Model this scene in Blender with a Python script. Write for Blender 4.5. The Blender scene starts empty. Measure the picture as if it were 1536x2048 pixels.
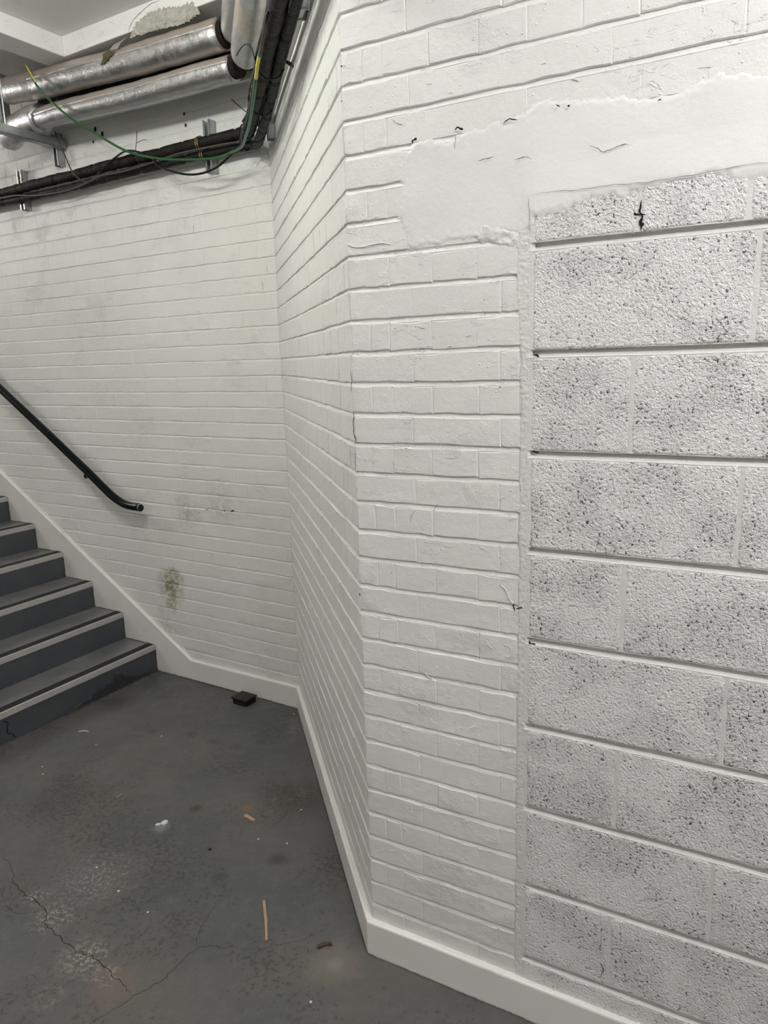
import bpy, math, random
from mathutils import Vector, Matrix, noise
random.seed(7)
sc = bpy.context.scene
COL = sc.collection
# ------------------------------------------------------------------ camera
F_PX, PITCH, ROLL, CAM_H = 1437.806, 0.2077095, -0.0290551, 1.721635
cp, sp, cr, sr = math.cos(PITCH), math.sin(PITCH), math.cos(ROLL), math.sin(ROLL)
FW = Vector((0, cp, -sp)); UP0 = Vector((0, sp, cp)); X0 = Vector((1, 0, 0))
CX = cr * X0 + sr * UP0; CU = -sr * X0 + cr * UP0
cam_d = bpy.data.cameras.new('camera'); cam = bpy.data.objects.new('camera', cam_d); COL.objects.link(cam)
m = Matrix((CX, CU, -FW)).transposed().to_4x4(); m.translation = Vector((0, 0, CAM_H)); cam.matrix_world = m
cam_d.sensor_fit = 'VERTICAL'; cam_d.sensor_height = 36.0; cam_d.lens = F_PX / 2048 * 36
cam_d.clip_start = .02
sc.camera = cam
# ------------------------------------------------------------------ light and exposure
w = bpy.data.worlds.new('world'); sc.world = w; w.use_nodes = True
w.node_tree.nodes['Background'].inputs[0].default_value = (.9, .95, 1, 1)
w.node_tree.nodes['Background'].inputs[1].default_value = .05
sc.view_settings.view_transform = 'Standard'; sc.view_settings.look = 'None'
sc.view_settings.gamma = 1; sc.view_settings.use_curve_mapping = False
sc.view_settings.exposure = 0.64
# (x, y, z, length, width, rotation, watts, colour)
LIGHTS = [(-1.25, 2.05, 3.10, 1.2, .12, -.50, 33, (.985, 1, .945)),
          (0.95, -0.15, 3.10, 1.2, .12, -.50, 52, (1, .965, 1)),
          (-4.4, 4.3, 3.0, .9, .12, -.54, 38, (1, .955, .94))]
# ------------------------------------------------------------------ wall frames (origin, direction, normal)
P2 = Vector((-0.0701, 1.8296)); P1 = Vector((-0.4549, 3.3911))
TR, TB = -0.501841, -0.542060
TN = math.atan2((P1 - P2).y, (P1 - P2).x); LN = (P1 - P2).length
def frame(A, th, flip=False):
    u = Vector((math.cos(th), math.sin(th))); n = Vector((math.sin(th), -math.cos(th)))
    return (A, u, -n if flip else n)
FR = {'R': frame(P2, TR), 'B': frame(P1, TB), 'N': frame(P2, TN, True)}
def W(w_, s, z, n=0.0):
    A, u, nn = FR[w_]; q = A + u * s + nn * n
    return Vector((q.x, q.y, z))
def proj(v):
    d = v - Vector((0, 0, CAM_H)); k = d.dot(FW)
    if k < .05: return None
    return (768 + F_PX * d.dot(CX) / k, 1024 - F_PX * d.dot(CU) / k)
# ------------------------------------------------------------------ materials
def mat(name):
    m = bpy.data.materials.new(name); m.use_nodes = True
    nt = m.node_tree; b = nt.nodes['Principled BSDF']
    return m, nt, b
def N(nt, t, **kw):
    n = nt.nodes.new(t)
    for k, v in kw.items():
        if k in n.inputs: n.inputs[k].default_value = v
        else: setattr(n, k, v)
    return n
def pos(nt): return nt.nodes.new('ShaderNodeNewGeometry').outputs['Position']
def nz(nt, scale, detail=3, rough=.55, vec=None, dist=0.0):
    n = N(nt, 'ShaderNodeTexNoise', Scale=scale, Detail=detail, Roughness=rough, Distortion=dist)
    nt.links.new(vec if vec else pos(nt), n.inputs['Vector']); return n.outputs[0]
def mr(nt, v, a, b, c=0.0, d=1.0):
    n = N(nt, 'ShaderNodeMapRange'); n.interpolation_type = 'SMOOTHSTEP'
    for i, x in enumerate((a, b, c, d)): n.inputs[i + 1].default_value = x
    nt.links.new(v, n.inputs[0]); return n.outputs[0]
def ma(nt, op, a, b=0.0):
    n = N(nt, 'ShaderNodeMath', operation=op)
    for i, x in enumerate((a, b)):
        if isinstance(x, (int, float)): n.inputs[i].default_value = x
        else: nt.links.new(x, n.inputs[i])
    return n.outputs[0]
def mix(nt, f, a, b):
    n = nt.nodes.new('ShaderNodeMix'); n.data_type = 'RGBA'
    for i, x in ((0, f), (6, a), (7, b)):
        if isinstance(x, (int, float)): n.inputs[i].default_value = x
        elif isinstance(x, tuple): n.inputs[i].default_value = (*x, 1)
        else: nt.links.new(x, n.inputs[i])
    return n.outputs[2]
def bump(nt, b, h, dist, strength=1.0, prev=None):
    n = N(nt, 'ShaderNodeBump', Strength=strength, Distance=dist); nt.links.new(h, n.inputs['Height'])
    if prev: nt.links.new(prev, n.inputs['Normal'])
    nt.links.new(n.outputs[0], b.inputs['Normal']); return n.outputs[0]
def near(nt, c, r0, r1, wob=.0, ws=8):
    """1 inside r0 of point c, 0 beyond r1, with a ragged rim"""
    d = N(nt, 'ShaderNodeVectorMath', operation='DISTANCE'); nt.links.new(pos(nt), d.inputs[0]); d.inputs[1].default_value = c
    v = d.outputs['Value']
    if wob: v = ma(nt, 'ADD', v, ma(nt, 'MULTIPLY', ma(nt, 'SUBTRACT', nz(nt, ws, 4, .7), .5), wob))
    return mr(nt, v, r0, r1, 1, 0)
def simple(name, col, rough=.5, metal=0.0, bs=0, bd=0.0, var=.0, vs=20):
    m, nt, b = mat(name)
    if max(col) < .05: b.inputs['Specular IOR Level'].default_value = .28
    b.inputs['Roughness'].default_value = rough; b.inputs['Metallic'].default_value = metal
    b.inputs['Base Color'].default_value = (*col, 1)
    if var:
        nt.links.new(mix(nt, nz(nt, vs, 4, .6), tuple(c * (1 - var) for c in col), tuple(min(1, c * (1 + var)) for c in col)), b.inputs['Base Color'])
    if bd: bump(nt, b, nz(nt, bs, 4), bd)
    return m
def paint(name, stains=False):
    m, nt, b = mat(name)
    big = nz(nt, 1.7, 3)
    c = mix(nt, mr(nt, big, .35, .65), (.71, .715, .68), (.745, .745, .715))
    c = mix(nt, mr(nt, nz(nt, 3, 4, .7), .6, .8, 0, .10), c, (.52, .50, .42))
    if stains:
        for s, z, r, a in ((-.87, .52, .12, 1.0), (-.84, .58, .08, .9), (-.88, .42, .07, .8), (-.70, .97, .12, .4), (-.45, 1.02, .14, .3), (-.95, .25, .10, .3)):
            k = ma(nt, 'MULTIPLY', near(nt, W('B', s, z), r * .1, r * 1.15, .10, 14), mr(nt, nz(nt, 38, 5, .8), .42, .56, .12, 1))
            c = mix(nt, ma(nt, 'MULTIPLY', k, a), c, (.27, .24, .14))
    nt.links.new(c, b.inputs['Base Color'])
    b.inputs['Roughness'].default_value = .42; b.inputs['Specular IOR Level'].default_value = .35
    p = bump(nt, b, nz(nt, 380, 3, .6), .0009, .8)
    p = bump(nt, b, nz(nt, 60, 4, .6), .0022, .7, p)
    sx = nt.nodes.new('ShaderNodeMapping'); sx.inputs['Scale'].default_value = (1, 1, 2.2); sx.inputs['Rotation'].default_value = (.5, .4, .5)
    nt.links.new(pos(nt), sx.inputs[0])
    some = mr(nt, nz(nt, 7, 2), .50, .62)                            # only here and there
    chip = ma(nt, 'MULTIPLY', mr(nt, nz(nt, 26, 3, .6, sx.outputs[0], .5), .58, .60), some)
    p = bump(nt, b, chip, .0016, .9, p)
    grit = ma(nt, 'MULTIPLY', nz(nt, 130, 4, .7), mr(nt, nz(nt, 5, 3), .56, .68))
    p = bump(nt, b, grit, .0045, .9, p)
    blob = N(nt, 'ShaderNodeTexVoronoi', Scale=48.0); nt.links.new(pos(nt), blob.inputs['Vector'])
    blob.inputs['Randomness'].default_value = 1
    p = bump(nt, b, ma(nt, 'MULTIPLY', mr(nt, blob.outputs['Distance'], .02, .15, 1, 0), mr(nt, nz(nt, 12, 2), .48, .56)), .0018, .8, p)
    return m
PAINT = paint('white_wall_paint'); PAINTB = paint('white_wall_paint_marked', True)
def smooth_paint():
    m, nt, b = mat('smooth_white_plaster')
    nt.links.new(mix(nt, mr(nt, nz(nt, 2.2, 3), .35, .65), (.715, .713, .69), (.745, .742, .72)), b.inputs['Base Color'])
    b.inputs['Roughness'].default_value = .45; b.inputs['Specular IOR Level'].default_value = .35
    p = bump(nt, b, nz(nt, 420, 2), .0006, .5)
    bump(nt, b, nz(nt, 9, 5, .6), .006, .6, p)
    return m
PLASTER = smooth_paint()
def rough_mortar():
    m, nt, b = mat('rough_painted_mortar')
    b.inputs['Base Color'].default_value = (.70, .695, .665, 1); b.inputs['Roughness'].default_value = .5
    p = bump(nt, b, nz(nt, 210, 4, .7), .0022, .8)
    bump(nt, b, nz(nt, 60, 3), .003, .6, p)
    return m
MORTAR = rough_mortar()
def block_mat():
    m, nt, b = mat('pitted_painted_concrete_block')
    big = mr(nt, nz(nt, 7, 3, .6), .38, .66)                        # where the surface is open or clogged with paint
    g1 = nz(nt, 165, 3, .62, None, .1); g2 = nz(nt, 340, 2, .5)
    hgt = mr(nt, ma(nt, 'ADD', ma(nt, 'MULTIPLY', g1, .75), ma(nt, 'MULTIPLY', g2, .25)), .24, .68)
    thr = mr(nt, big, 0, 1, .345, .380)
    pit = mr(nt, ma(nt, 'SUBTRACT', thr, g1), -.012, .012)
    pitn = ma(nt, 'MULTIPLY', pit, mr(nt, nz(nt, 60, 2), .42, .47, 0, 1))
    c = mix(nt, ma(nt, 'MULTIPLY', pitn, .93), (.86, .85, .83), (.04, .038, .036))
    nt.links.new(c, b.inputs['Base Color'])
    b.inputs['Roughness'].default_value = .5; b.inputs['Specular IOR Level'].default_value = .35
    amp = mr(nt, big, 0, 1, .6, 1)
    p = bump(nt, b, ma(nt, 'MULTIPLY', hgt, amp), .0066, 1.0)
    bump(nt, b, ma(nt, 'SUBTRACT', 1.0, pitn), .002, .8, p)
    return m
BLOCK = block_mat()
TRIM = simple('white_gloss_trim_paint', (.74, .735, .70), .32, 0, 60, .0008, .03, 6)
def trim_scuffed():
    m, nt, b = mat('scuffed_white_board_paint')
    c = mix(nt, mr(nt, nz(nt, 5, 5, .7), .5, .8, 0, .35), (.74, .73, .695), (.52, .49, .42))
    sep = nt.nodes.new('ShaderNodeSeparateXYZ'); nt.links.new(pos(nt), sep.inputs[0])
    c = mix(nt, ma(nt, 'MULTIPLY', mr(nt, sep.outputs[2], .001, .008, 1, 0), mr(nt, nz(nt, 30, 4, .7), .4, .6, .25, .9)), c, (.16, .13, .10))
    nt.links.new(c, b.inputs['Base Color']); b.inputs['Roughness'].default_value = .34
    p = bump(nt, b, nz(nt, 260, 2), .0005, .5); bump(nt, b, nz(nt, 18, 4), .0025, .5, p)
    return m
BOARD = trim_scuffed()
def ceiling_mat():
    m, nt, b = mat('painted_ceiling'); b.inputs['Base Color'].default_value = (.70, .69, .67, 1)
    b.inputs['Roughness'].default_value = .5
    p = bump(nt, b, nz(nt, 200, 3), .001, .6); bump(nt, b, mr(nt, nz(nt, 22, 5, .65, None, 1), .6, .62), .002, .7, p)
    return m
CEIL = ceiling_mat()
def floor_mat():
    m, nt, b = mat('worn_grey_floor_paint')
    P = lambda x, y: (x, y, 0)
    base = mix(nt, mr(nt, nz(nt, 2.2, 4, .6), .35, .65), (.079, .084, .085), (.106, .100, .090))
    base = mix(nt, mr(nt, nz(nt, 26, 5, .7), .45, .75, 0, .6), base, (.125, .12, .112))
    # wear: small dark olive scabs, in zones
    zone = nz(nt, 3.1, 2)
    scab = mr(nt, ma(nt, 'ADD', nz(nt, 62, 4, .62, None, .6), ma(nt, 'MULTIPLY', zone, .6)), .90, .915)
    base = mix(nt, ma(nt, 'MULTIPLY', scab, .7), base, (.056, .053, .045))
    vor = N(nt, 'ShaderNodeTexVoronoi', Scale=115.0); nt.links.new(pos(nt), vor.inputs['Vector'])
    sp = mr(nt, vor.outputs['Distance'], .06, .13, 1, 0)
    sc_ = nt.nodes.new('ShaderNodeSeparateColor'); nt.links.new(vor.outputs['Color'], sc_.inputs[0])
    sp = ma(nt, 'MULTIPLY', sp, mr(nt, sc_.outputs[0], .88, .90))
    base = mix(nt, ma(nt, 'MULTIPLY', sp, .75), base, (.42, .40, .36))
    def spot(cur, xy, r, col, a, rim=.5, ws=14, tex=None):
        k = near(nt, P(*xy), r * rim, r, r * 1.1, ws)
        if tex: k = ma(nt, 'MULTIPLY', k, mr(nt, nz(nt, tex, 5, .75), .50, .57))
        return mix(nt, ma(nt, 'MULTIPLY', k, a), cur, col)
    base = spot(base, (-.372, 2.616), .17, (.055, .045, .035), .75, .0, 22)
    base = spot(base, (-.372, 2.63), .09, (.17, .145, .115), .8, .0, 40, 60)
    base = spot(base, (-.178, 1.789), .115, (.165, .15, .125), .65, .3, 22)
    base = spot(base, (-.178, 1.785), .035, (.21, .20, .18), .6, .2, 30)
    base = spot(base, (-.412, 2.25), .06, (.035, .035, .036), .8, .0, 20)
    base = spot(base, (-.599, 2.162), .035, (.05, .055, .058), .7, .3, 30)
    base = spot(base, (-.784, 2.56), .028, (.055, .052, .03), .9, .5, 40)
    base = spot(base, (-.722, 1.863), .055, (.06, .052, .03), .9, .2, 30, 45)
    base = spot(base, (-.817, 1.734), .11, (.15, .115, .10), .6, .3, 18)
    base = spot(base, (-1.16, 2.50), .27, (.052, .047, .032), .8, .2, 14, 60)
    base = spot(base, (-1.3, 2.62), .22, (.052, .047, .036), .8, .1, 14, 60)
    base = spot(base, (-.80, 2.25), .25, (.056, .052, .042), .8, .1, 14, 70)
    base = spot(base, (-.66, 1.95), .12, (.052, .05, .045), .8, .1, 14, 60)
    base = spot(base, (-.935, 1.834), .12, (.36, .33, .26), .8, .0, 30, 60)
    base = spot(base, (-1.10, 2.00), .10, (.36, .33, .27), .8, .0, 30, 70)
    base = spot(base, (-1.20, 2.10), .07, (.34, .31, .25), .8, .0, 30, 60)
    base = spot(base, (-.85, 1.77), .07, (.30, .26, .20), .8, .0, 30, 55)
    base = spot(base, (-1.042, 2.186), .20, (.32, .31, .27), .5, .0, 30, 80)
    base = spot(base, (-.978, 1.699), .07, (.20, .17, .12), .8, .0, 30, 40)
    base = spot(base, (-1.26, 2.14), .07, (.14, .10, .07), .7, .0, 30, 30)
    base = spot(base, (-.57, 2.555), .05, (.17, .12, .055), .7, .0, 30)
    base = spot(base, (-.885, 2.445), .045, (.22, .23, .24), .7, .0, 40)
    base = spot(base, (-.884, 2.474), .017, (.62, .62, .60), .95, .5, 70)
    base = spot(base, (-1.45, 3.50), .16, (.045, .042, .036), .6, .0, 16)
    base = spot(base, (-.46, 3.20), .16, (.16, .15, .135), .5, .0, 18, 20)
    base = spot(base, (-.46, 3.32), .07, (.075, .06, .045), .8, .0, 18)
    for q in ((-.71, 3.02), (-.95, 3.15), (-.83, 3.07), (-.6, 3.06), (-1.15, 3.2)):
        base = spot(base, q, .04, (.06, .058, .048), .7, .2, 30)
    nt.links.new(base, b.inputs['Base Color'])
    nt.links.new(mr(nt, nz(nt, 6, 4), .3, .7, .36, .58), b.inputs['Roughness']); b.inputs['Specular IOR Level'].default_value = .3
    p = bump(nt, b, nz(nt, 120, 4, .65), .0016, .8); p = bump(nt, b, ma(nt, 'SUBTRACT', 1.0, scab), .0012, .7, p)
    bump(nt, b, nz(nt, 12, 3), .006, .5, p)
    return m
FLOOR = floor_mat()
def step_mat(name, c1, c2):
    m, nt, b = mat(name)
    c = mix(nt, mr(nt, nz(nt, 5, 5, .65), .35, .7), c1, c2)
    c = mix(nt, mr(nt, nz(nt, 60, 4, .7), .66, .74, 0, .6), c, (.20, .19, .17))
    nt.links.new(c, b.inputs['Base Color']); b.inputs['Roughness'].default_value = .45
    bump(nt, b, nz(nt, 90, 4), .0014, .7)
    return m
STEP = step_mat('worn_blue_grey_step_paint', (.12, .124, .126), (.185, .178, .165))
RISER = step_mat('slate_blue_riser_paint', (.050, .056, .064), (.064, .069, .075))
NOSE_L = simple('pale_grey_nosing', (.40, .39, .365), .45, .1, 90, .0006, .12, 30)
NOSE_D = simple('black_grip_strip', (.018, .018, .017), .85, 0, 300, .001)
GRIME = simple('brown_grime', (.05, .035, .025), .9, 0, 80, .004, .5, 40)
BLACKPAINT = simple('dark_green_black_gloss', (.0020, .0042, .0055), .2, 0, 40, .001, .3, 20)
DARK = simple('crack_darkness', (.012, .011, .010), .9)
CRACKG = simple('grey_hairline', (.16, .155, .14), .9)
CRACKF = simple('floor_crack_dirt', (.045, .036, .028), .95, 0, 80, .002, .5, 60)
def foil():
    m, nt, b = mat('crinkled_foil_lagging')
    g = nt.nodes.new('ShaderNodeNewGeometry'); sep = nt.nodes.new('ShaderNodeSeparateXYZ'); nt.links.new(g.outputs['True Normal'], sep.inputs[0])
    dust = mr(nt, ma(nt, 'ADD', sep.outputs[2], ma(nt, 'MULTIPLY', ma(nt, 'SUBTRACT', nz(nt, 9, 4, .6), .5), .45)), .10, .20)
    c = mix(nt, nz(nt, 12, 4), (.50, .50, .49), (.66, .655, .64))
    st_ = ma(nt, 'MULTIPLY', near(nt, W('N', .92, 2.86, .15), .02, .13, .05, 12), mr(nt, nz(nt, 40, 3), .35, .6, .3, .9))
    nt.links.new(mix(nt, st_, mix(nt, dust, c, (.36, .30, .265)), (.42, .33, .22)), b.inputs['Base Color'])
    nt.links.new(ma(nt, 'SUBTRACT', 1.0, ma(nt, 'MULTIPLY', ma(nt, 'MAXIMUM', dust, st_), .8)), b.inputs['Metallic'])
    nt.links.new(mr(nt, nz(nt, 30, 4), .3, .7, .30, .46), b.inputs['Roughness'])
    p = bump(nt, b, nz(nt, 60, 4, .6, None, 1.0), .0022, .75); bump(nt, b, nz(nt, 9, 2), .010, .5, p)
    return m
FOIL = foil()
GALV = simple('galvanised_steel', (.42, .43, .43), .38, .9, 60, .0008, .25, 25)
LAG = simple('torn_brown_insulation', (.085, .07, .03), .95, 0, 120, .006, .5, 60)
CAP = simple('dark_brown_insulation_end', (.013, .008, .005), .95, 0, 100, .004, .5, 50)
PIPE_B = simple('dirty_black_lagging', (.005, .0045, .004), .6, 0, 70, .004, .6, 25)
PIPE_D = simple('dusty_brown_black_lagging', (.010, .0075, .0055), .65, 0, 60, .004, .6, 22)
GREEN = simple('green_cable_sheath', (.017, .088, .022), .4)
YELLOW = simple('yellow_cable_stripe', (.55, .47, .06), .4)
BLACKC = simple('black_cable_sheath', (.006, .006, .006), .4)
GREYC = simple('grey_cable_sheath', (.06, .057, .05), .45)
BROWNC = simple('brown_cable_sheath', (.06, .045, .032), .5)
WHITEC = simple('white_painted_conduit', (.66, .66, .63), .45, 0, 60, .002, .08, 20)
PLASTIC = simple('black_plastic', (.010, .010, .010), .38)
WOOD = simple('split_pale_wood', (.36, .24, .14), .75, 0, 150, .001, .25, 60)
LEAF = simple('dried_brown_leaf', (.06, .03, .015), .7, 0, 90, .002, .4, 60)
FLAKE = simple('white_paint_flake', (.60, .59, .56), .6)
def lampm():
    m, nt, b = mat('lamp_diffuser'); b.inputs['Emission Color'].default_value = (1, .98, .95, 1); b.inputs['Emission Strength'].default_value = 3; return m
LAMP = lampm()
# ------------------------------------------------------------------ object helpers
def link(name, verts, faces, m, parent=None, mats=None, midx=None, smooth=False):
    me = bpy.data.meshes.new(name); me.from_pydata([tuple(v) for v in verts], [], faces)
    for x in (mats or [m]): me.materials.append(x)
    if midx: me.polygons.foreach_set('material_index', midx)
    if smooth: me.polygons.foreach_set('use_smooth', [True] * len(me.polygons))
    me.validate(); me.update()
    o = bpy.data.objects.new(name, me); COL.objects.link(o)
    if parent: o.parent = parent; 
    return o
def fix_parent(o, parent):
    o.parent = parent; o.matrix_parent_inverse = Matrix.Identity(4)
def tag(o, label=None, cat=None, group=None, kind=None):
    if label: o['label'] = label
    if cat: o['category'] = cat
    if group: o['group'] = group
    if kind: o['kind'] = kind
    return o
def thing(name, loc, label, cat, group=None):
    o = bpy.data.objects.new(name, None); COL.objects.link(o); o.location = loc; o.empty_display_size = .05
    return tag(o, label, cat, group)
def under(o, parent):
    """make o (built in world space) a child of parent, keeping it in place"""
    loc = Vector((0, 0, 0)); p = parent
    while p: loc += p.location; p = p.parent
    o.parent = parent; o.location = o.location - loc; return o
def box_vf(o, ax, ay, az, bev=0.0):
    """box with corner o and edge vectors"""
    vs = [o + ax * i + ay * j + az * k for k in (0, 1) for j in (0, 1) for i in (0, 1)]
    fs = [(0, 2, 3, 1), (4, 5, 7, 6), (0, 1, 5, 4), (2, 6, 7, 3), (0, 4, 6, 2), (1, 3, 7, 5)]
    return vs, fs
def wbox(w_, s0, s1, z0, z1, n0, n1):
    o = W(w_, s0, z0, n0); return box_vf(o, W(w_, s1, z0, n0) - o, W(w_, s0, z0, n1) - o, Vector((0, 0, z1 - z0)))
def join(*parts):
    V, Fc = [], []
    for v, f in parts:
        b = len(V); V += v; Fc += [tuple(i + b for i in q) for q in f]
    return V, Fc
def bevel(o, width, seg=2):
    md = o.modifiers.new('bevel', 'BEVEL'); md.width = width; md.segments = seg; md.limit_method = 'ANGLE'; return o
def cr_spline(pts, per=6):
    P = [pts[0] * 2 - pts[1]] + list(pts) + [pts[-1] * 2 - pts[-2]]; out = []
    for i in range(1, len(P) - 2):
        p0, p1, p2, p3 = P[i - 1:i + 3]
        for k in range(per):
            t = k / per
            out.append(.5 * ((2 * p1) + (p2 - p0) * t + (2 * p0 - 5 * p1 + 4 * p2 - p3) * t * t + (3 * p1 - p0 - 3 * p2 + p3) * t ** 3))
    out.append(pts[-1].copy()); return out
def tube_vf(path, rad, seg=10, wob=0.0, cap=True):
    """rad: number or function(fraction, length) -> radius"""
    V, Fc = [], []; L = [0.0]
    for a, b in zip(path, path[1:]): L.append(L[-1] + (b - a).length)
    nrm = None
    for i, p in enumerate(path):
        t = (path[min(i + 1, len(path) - 1)] - path[max(i - 1, 0)]).normalized()
        if nrm is None: nrm = t.orthogonal().normalized()
        nrm = (nrm - t * nrm.dot(t)).normalized(); bn = t.cross(nrm)
        r = rad(L[i] / L[-1], L[i]) if callable(rad) else rad
        for k in range(seg):
            a = 2 * math.pi * k / seg; d = nrm * math.cos(a) + bn * math.sin(a)
            rr = r * (1 + wob * noise.noise(p * 18 + d * 1.2)) if wob else r
            V.append(p + d * rr)
    for i in range(len(path) - 1):
        for k in range(seg):
            a = i * seg + k; b = i * seg + (k + 1) % seg; Fc.append((a, b, b + seg, a + seg))
    if cap: Fc.append(tuple(range(seg))[::-1]); Fc.append(tuple(range(len(V) - seg, len(V))))
    return V, Fc
def ribbon(name, pts, width, m, up, parent, off=.0004, jag=.5, taper=True, per=5):
    """a thin jagged crack drawn along a line lying on a surface with normal 'up'"""
    path = cr_spline(pts, per); V = []; n = len(path)
    for i, p in enumerate(path):
        t = (path[min(i + 1, n - 1)] - path[max(i - 1, 0)]).normalized(); sd = t.cross(up).normalized()
        f = i / (n - 1); k = (min(1, f * 6, (1 - f) * 6) if taper else 1)
        q = p + sd * width * jag * 2.5 * noise.noise(p * 90) + up * off
        wv = width * (.25 + .75 * k) * (.55 + .9 * abs(noise.noise(p * 140 + Vector((5, 0, 0)))))
        V += [q - sd * wv * .5, q + sd * wv * .5]
    Fc = [(2 * i, 2 * i + 1, 2 * i + 3, 2 * i + 2) for i in range(n - 1)]
    o = link(name, V, Fc, m); fix_parent(o, parent); return o
# ================================================================== SETTING
H = 3.2
def plan(*q): return q
# floor
fl = link('floor', [(-8, -3.5, 0), (6, -3.5, 0), (6, 8, 0), (-8, 8, 0), (-8, -3.5, -.1), (6, -3.5, -.1), (6, 8, -.1), (-8, 8, -.1)],
          [(0, 1, 2, 3), (7, 6, 5, 4), (0, 4, 5, 1), (1, 5, 6, 2), (2, 6, 7, 3), (3, 7, 4, 0)], FLOOR); tag(fl, kind='structure')
UPV = Vector((0, 0, 1))
def fpt(q): return Vector((q[0], q[1], 0))
for wd, pts in ((.0045, [(-1.443, 2.339), (-1.355, 2.237), (-1.311, 2.173), (-1.25, 2.117), (-1.188, 2.075), (-1.134, 2.019), (-1.109, 1.964), (-1.058, 1.929), (-1.004, 1.883), (-.941, 1.848), (-.905, 1.833), (-.84, 1.777), (-.781, 1.733), (-.74, 1.695)]),
                (.0032, [(-.86, 1.58), (-.83, 1.613), (-.79, 1.642), (-.74, 1.695), (-.706, 1.718), (-.672, 1.746), (-.644, 1.797), (-.607, 1.854), (-.556, 1.86), (-.511, 1.858), (-.471, 1.865)]),
                (.0022, [(-.607, 1.854), (-.613, 1.907), (-.604, 1.967), (-.58, 2.035)]),
                (.0022, [(-.484, 2.402), (-.444, 2.452), (-.42, 2.489), (-.411, 2.528)]),
                (.0016, [(-.419, 1.799), (-.418, 1.838), (-.361, 1.86), (-.281, 1.88), (-.247, 1.908)]),
                (.0018, [(-1.339, 2.162), (-1.307, 2.091), (-1.247, 2.028), (-1.195, 2.021)])):
    ribbon('crack', [fpt(q) for q in pts], wd, CRACKF, UPV, fl, .0006, 1.3)
# ceiling slab
c0 = W('B', -6, H, -.3); 
cl = link('ceiling', *join(box_vf(Vector((-8, -3.5, H)), Vector((14, 0, 0)), Vector((0, 11.5, 0)), Vector((0, 0, .15)))), CEIL); tag(cl, kind='structure')
# the beams that frame the ceiling recess
bz = 3.118
def beam(name, w_, s0, s1, n0, n1):
    o = link(name, *wbox(w_, s0, s1, bz, H + .02, n0, n1), CEIL); bevel(o, .004, 2); tag(o, kind='structure'); return o
beam('ceiling_beam', 'B', -.94, .30, -.02, .27)
beam('ceiling_beam', 'B', -1.09, -.94, -.02, 3.2)
# broken plaster on the near beam's face
def sdist(poly, s, z):
    """signed distance to polygon, positive inside"""
    c = False; d = 9
    for i in range(len(poly)):
        (x1, y1), (x2, y2) = poly[i - 1], poly[i]
        if (y1 > z) != (y2 > z) and s < (x2 - x1) * (z - y1) / (y2 - y1) + x1: c = not c
        t = max(0, min(1, ((s - x1) * (x2 - x1) + (z - y1) * (y2 - y1)) / ((x2 - x1) ** 2 + (y2 - y1) ** 2)))
        d = min(d, math.hypot(s - x1 - t * (x2 - x1), z - y1 - t * (y2 - y1)))
    return d if c else -d
def rough_patch(name, w_, poly, n, m, parent, amp, step=.012, wave=35):
    ss = [p[0] for p in poly]; zs = [p[1] for p in poly]
    def inside(s, z):
        c = False
        for i in range(len(poly)):
            (x1, y1), (x2, y2) = poly[i], poly[i - 1]
            if (y1 > z) != (y2 > z) and s < (x2 - x1) * (z - y1) / (y2 - y1) + x1: c = not c
        return c
    V, idx, Fc = [], {}, []
    ns = int((max(ss) - min(ss)) / step) + 1; nz_ = int((max(zs) - min(zs)) / step) + 1
    for i in range(ns + 1):
        for j in range(nz_ + 1):
            s = min(ss) + i * step; z = min(zs) + j * step
            if inside(s, z):
                idx[i, j] = len(V); h = noise.fractal(Vector((s * wave, z * wave, 3)), .8, 2.1, 3)
                V.append(W(w_, s, z, n - .010 * (1 - min(1, sdist(poly, s, z) / .016)) + amp * h))
    for (i, j) in idx:
        q = [idx.get(k) for k in ((i, j), (i + 1, j), (i + 1, j + 1), (i, j + 1))]
        if None not in q: Fc.append(tuple(q))
    o = link(name, V, Fc, m, smooth=True)
    if parent: fix_parent(o, parent)
    return o
bb = bpy.data.objects['ceiling_beam']
rough_patch('broken_plaster', 'B', [(-.51, 3.095), (-.47, 3.14), (-.40, 3.165), (-.28, 3.165), (-.20, 3.15), (-.12, 3.15), (-.09, 3.09), (-.2, 3.075), (-.35, 3.09)], .276, simple('dirty_broken_plaster', (.40, .385, .34), .9, 0, 120, .006, .45, 45), bb, .008, .003, 60)
ribbon('crack', [W('B', s, z, .2705) for s, z in ((-.51, 3.113), (-.488, 3.142), (-.445, 3.166), (-.365, 3.188), (-.305, 3.191))], .003, CRACKG, (W('B', 0, 0, 1) - W('B', 0, 0, 0)), bb)

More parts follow.
